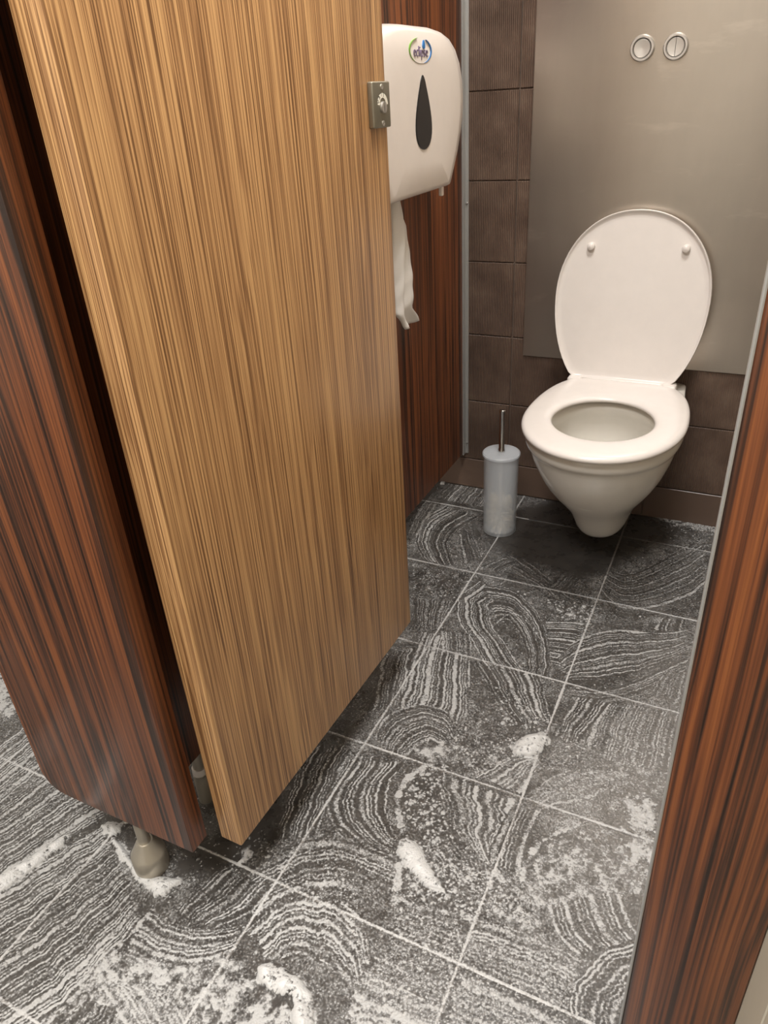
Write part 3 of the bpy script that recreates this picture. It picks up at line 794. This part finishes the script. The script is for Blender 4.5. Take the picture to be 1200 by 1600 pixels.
# row by the near grout line
stroke([(486, 1165), (452, 1240), (430, 1312)], [(552, 1165), (520, 1230), (492, 1312)], 0.80, 0.08, 0.0085)
stroke([(556, 1172), (520, 1232), (508, 1268), (535, 1308), (575, 1332), (618, 1348)], [(640, 1182), (614, 1215), (604, 1248), (606, 1280), (614, 1300), (622, 1312)], 0.95, 0.12, 0.0092)
fill([(668, 1195), (700, 1195), (690, 1240), (705, 1280), (740, 1330), (720, 1345), (660, 1310), (628, 1270), (635, 1225)], 0.15, 0.02, 0.1)
beads([(660, 1195), (700, 1195), (690, 1240), (705, 1280), (740, 1340), (720, 1345), (660, 1310), (628, 1270), (635, 1225)], 700, 0.0015, 0.0042)
line([(672, 1195), (640, 1212), (624, 1238), (621, 1268), (630, 1298)], 0.010, 0.95)
stroke([(688, 1200), (694, 1250), (715, 1300), (755, 1352)], [(812, 1252), (800, 1290), (785, 1330), (778, 1352)], 0.98, 0.2, 0.0115, 0.5)
stroke([(800, 1262), (770, 1310), (762, 1345)], [(850, 1262), (822, 1310), (812, 1375)], 0.8, 0.15, 0.011)
stroke([(660, 1318), (700, 1365), (748, 1405)], [(715, 1320), (745, 1350), (775, 1372)], 0.75, 0.18, 0.010)
beads([(640, 1310), (770, 1370), (745, 1440), (630, 1400)], 400, 0.0015, 0.004)
fill([(822, 1370), (835, 1335), (862, 1305), (910, 1288), (978, 1322), (985, 1360), (950, 1395), (850, 1410), (815, 1395)], 0.42, 0.02, 0.45)
line([(812, 1378), (826, 1338), (858, 1308), (912, 1286)], 0.008, 0.85)
line([(770, 1365), (800, 1385), (832, 1420), (838, 1445), (812, 1450)], 0.012, 0.8)
beads([(765, 1375), (835, 1430), (830, 1445), (760, 1430)], 200, 0.0015, 0.0045)
stroke([(856, 1415), (870, 1455), (900, 1492)], [(965, 1385), (985, 1435), (1005, 1470)], 0.9, 0.2, 0.0105)
fill([(960, 1340), (1025, 1345), (1010, 1420), (975, 1390)], 0.4, 0.03)
line([(850, 1415), (900, 1398), (950, 1380), (975, 1360)], 0.008, 0.7)
# lower strip
fill([(440, 1325), (560, 1318), (640, 1360), (620, 1420), (570, 1450), (420, 1400)], 0.24, 0.03)
stroke([(372, 1378), (420, 1340), (490, 1312), (560, 1320), (628, 1352)], [(398, 1442), (450, 1400), (510, 1390), (565, 1400), (600, 1425)], 0.68, 0.16, 0.011)
stroke([(382, 1458), (440, 1412), (500, 1402), (560, 1432), (578, 1500)], [(418, 1512), (455, 1492), (500, 1500), (540, 1540), (552, 1590)], 0.9, 0.22, 0.0105, 0.5)
beads([(400, 1330), (600, 1330), (640, 1400), (580, 1480), (420, 1480)], 900, 0.0012, 0.003)
fill([(560, 1370), (620, 1385), (610, 1440), (580, 1490), (565, 1450)], 0.25, 0.02, 0.15)
line([(622, 1352), (620, 1385), (616, 1415)], 0.012, 0.85)
line([(620, 1405), (660, 1420), (720, 1432), (745, 1442), (800, 1455)], 0.008, 0.85)
fill([(625, 1412), (735, 1442), (712, 1500), (600, 1455)], 0.26, 0.02, 0.2)
stroke([(630, 1420), (730, 1450)], [(600, 1455), (712, 1498)], 0.5, 0.26)
stroke([(600, 1465), (712, 1512)], [(570, 1520), (690, 1575)], 0.48, 0.28, 0.010)
stroke([(560, 1515), (700, 1580)], [(540, 1590), (660, 1650)], 0.85, 0.4, 0.016)
stroke([(745, 1440), (830, 1462), (908, 1502)], [(716, 1505), (800, 1542), (895, 1590)], 0.72, 0.30, 0.0095)
stroke([(714, 1520), (800, 1558), (895, 1605)], [(690, 1610), (790, 1650), (880, 1690)], 0.72, 0.34, 0.0095)
beads([(620, 1420), (900, 1500), (890, 1600), (560, 1600)], 1400, 0.0012, 0.003)
stroke([(886, 1590), (900, 1535), (945, 1490), (1015, 1462)], [(960, 1610), (972, 1570), (1000, 1540), (1015, 1530)], 0.88, 0.2, 0.0105)
# corridor, left
stroke([(-90, 1440), (0, 1390), (100, 1328), (168, 1288)], [(-70, 1680), (75, 1592), (146, 1525), (232, 1428)], 0.88, 0.14, 0.0082, 0.5)
stroke([(-90, 1330), (0, 1262), (70, 1208)], [(-90, 1420), (0, 1385), (90, 1320), (185, 1262)], 0.92, 0.16, 0.0085, 0.5)
stroke([(-80, 1225), (-20, 1180), (60, 1120)], [(-90, 1320), (0, 1255), (68, 1200)], 0.95, 0.22, 0.010, 0.5)
fill([(-30, 1030), (10, 1030), (45, 1110), (-30, 1130)], 0.7, 0.03, 0.6)
stroke([(352, 1350), (312, 1388), (275, 1425)], [(428, 1388), (392, 1428), (330, 1455)], 0.78, 0.12, 0.0098)
fill([(210, 1395), (260, 1412), (245, 1440), (215, 1430)], 0.18, 0.02, 0.1)
stroke([(236, 1418), (262, 1440), (310, 1452), (380, 1446)], [(185, 1495), (235, 1520), (300, 1525), (365, 1500)], 0.82, 0.2, 0.0088)
fill([(160, 1495), (300, 1515), (350, 1500), (385, 1540), (390, 1620), (150, 1620), (110, 1590)], 0.62, 0.03, 0.5)
stroke([(152, 1530), (185, 1580), (215, 1640)], [(265, 1540), (300, 1590), (320, 1640)], 0.85, 0.42, 0.014)
stroke([(90, 1600), (140, 1560)], [(160, 1620), (185, 1580)], 0.6, 0.12, 0.012)
line([(70, 1605), (146, 1525), (232, 1428)], 0.007, 0.85)
fill([(395, 1535), (450, 1555), (470, 1620), (380, 1620)], 0.5, 0.02, 0.8)
# clean wet patches
fill([(758, 815), (800, 800), (870, 785), (1005, 800), (1025, 835), (985, 868), (940, 895), (905, 902), (850, 885), (800, 868), (770, 850)], 0.0, 0.03, 0.02)
fill([(270, 1375), (285, 1330), (325, 1310), (440, 1240), (432, 1308), (375, 1348), (330, 1360)], 0.02, 0.02, 0.05)
fill([(200, 1295), (230, 1300), (225, 1330), (190, 1310)], 0.05, 0.01, 0.1)
fill([(1005, 800), (1060, 820), (1050, 850), (990, 850)], 0.05, 0.02, 0.05)
# thick foam
blob([(798, 1172), (812, 1152), (845, 1146), (857, 1155), (850, 1176), (830, 1184), (805, 1182)], 0.010)
blob([(617, 1312), (634, 1308), (656, 1326), (690, 1385), (694, 1394), (662, 1386), (632, 1356), (619, 1332)], 0.007)
blob([(-20, 1385), (0, 1368), (50, 1338), (108, 1300), (118, 1308), (62, 1352), (0, 1398)], 0.008)
blob([(152, 1290), (206, 1284), (188, 1302), (178, 1308), (200, 1335), (222, 1368), (262, 1372), (286, 1376), (256, 1401), (241, 1403), (214, 1378), (190, 1345), (168, 1310)], 0.007)
blob([(398, 1512), (424, 1500), (468, 1530), (488, 1556), (492, 1630), (458, 1630), (452, 1562), (424, 1556), (402, 1534)], 0.009)
blob([(370, 1350), (378, 1332), (388, 1324), (392, 1332), (380, 1352)], 0.006)
fill([(988, 1256), (1010, 1254), (1022, 1290), (1018, 1348), (990, 1342), (986, 1300)], 0.85, 0.012, 0.7)
blob([(1018, 805), (1060, 812), (1130, 824), (1125, 834), (1085, 828), (1050, 822), (1020, 810)], 0.003, 0.55)
blob([(684, 748), (698, 752), (694, 758), (682, 756)], 0.006)
beads([(975, 1240), (1030, 1240), (1020, 1350), (960, 1350)], 120, 0.002, 0.005)
beads([(1040, 820), (1115, 825), (1105, 870), (1035, 860)], 160, 0.0012, 0.0035, 0.6)
beads([(-80, 1040), (420, 1300), (400, 1700), (-80, 1700)], 3500, 0.001, 0.0026, 0.85)
# foam lying in the joints
def joint(axis, k, lo_, hi_):
    n_ = 900; s = np.linspace(lo_, hi_, n_); amp = 0.55 + 0.6 * n1d(n_, 45, 1)[0]; wd = 0.0036 * (0.75 + 0.6 * n1d(n_, 30, 1)[0])
    for q, a_, w in zip(s, amp, wd):
        x, y = (k * T, q) if axis == 'x' else (q, k * T)
        dc = math.hypot((x - 0.24) / 0.20, (y - 1.16) / 0.17)
        if dc < 1.0: a_ *= 0.12
        cx, cy = int((x - GX0) / RES), int((y - GY0) / RES); r = 4
        x0, x1, y0, y1 = max(cx - r, 0), min(cx + r + 1, NX), max(cy - r, 0), min(cy + r + 1, NY)
        if x1 <= x0 or y1 <= y0: continue
        d = np.abs((xx_[y0:y1, x0:x1] + 0.5) * RES + GX0 - x) if axis == 'x' else np.abs((yy_[y0:y1, x0:x1] + 0.5) * RES + GY0 - y)
        G[y0:y1, x0:x1] = np.maximum(G[y0:y1, x0:x1], min(a_, 1.0) * np.clip((w / 2 - d) / 0.0012 + 0.5, 0, 1))
        THK[y0:y1, x0:x1] = np.maximum(THK[y0:y1, x0:x1], 0.35 * min(a_, 1.0) * np.clip((w / 2 - d) / 0.0012 + 0.5, 0, 1))
for k in range(-3, 2): joint('x', k, GY0, GY1)
for k in range(-2, 5): joint('y', k, GX0, GX1)
G = np.clip(G * (1 + (1 - THK) * (0.45 * (NF - 0.5) + 0.3 * (NB - 0.5))), 0, 1)
# keep to the area around the view
VX = (np.arange(NX) + 0.5) * RES + GX0; VY = (np.arange(NY) + 0.5) * RES + GY0
keep = G > 0.07
keep &= ~((VX[None, :] < -0.26) & (VY[:, None] > 0.50))
keep &= ~((VX[None, :] < -0.62) & (VY[:, None] < -0.22))
def foam_object():
    q = keep[:-1, :-1] | keep[1:, :-1] | keep[:-1, 1:] | keep[1:, 1:]
    used = np.zeros((NY, NX), bool)
    used[:-1, :-1] |= q; used[1:, :-1] |= q; used[:-1, 1:] |= q; used[1:, 1:] |= q
    idx = -np.ones((NY, NX), np.int32); nv = int(used.sum()); idx[used] = np.arange(nv)
    iy, ix = np.nonzero(used)
    co = np.empty((nv, 3), np.float32)
    co[:, 0] = VX[ix]; co[:, 1] = VY[iy]; co[:, 2] = 0.0003 + 0.0011 * G[used] + H[used]
    qy, qx = np.nonzero(q); nf = len(qy)
    f = np.stack([idx[qy, qx], idx[qy, qx + 1], idx[qy + 1, qx + 1], idx[qy + 1, qx]], 1).astype(np.int32)
    me = bpy.data.meshes.new('soap_foam')
    me.vertices.add(nv); me.vertices.foreach_set('co', co.ravel())
    me.loops.add(nf * 4); me.loops.foreach_set('vertex_index', f.ravel())
    me.polygons.add(nf); me.polygons.foreach_set('loop_start', np.arange(0, nf * 4, 4, dtype=np.int32))
    try: me.polygons.foreach_set('loop_total', np.full(nf, 4, np.int32))
    except Exception: pass
    me.update(calc_edges=True)
    at_ = me.attributes.new('foam', 'FLOAT', 'POINT'); at_.data.foreach_set('value', G[used].astype(np.float32))
    a2 = me.attributes.new('thick', 'FLOAT', 'POINT'); a2.data.foreach_set('value', THK[used].astype(np.float32))
    me.polygons.foreach_set('use_smooth', np.ones(nf, bool))
    o = put('soap_foam', me, M['foam']); o['kind'] = 'stuff'
    tag(o, 'white soap suds brushed in swirls over the dark floor tiles', 'foam')
    print('foam faces', nf)
foam_object()
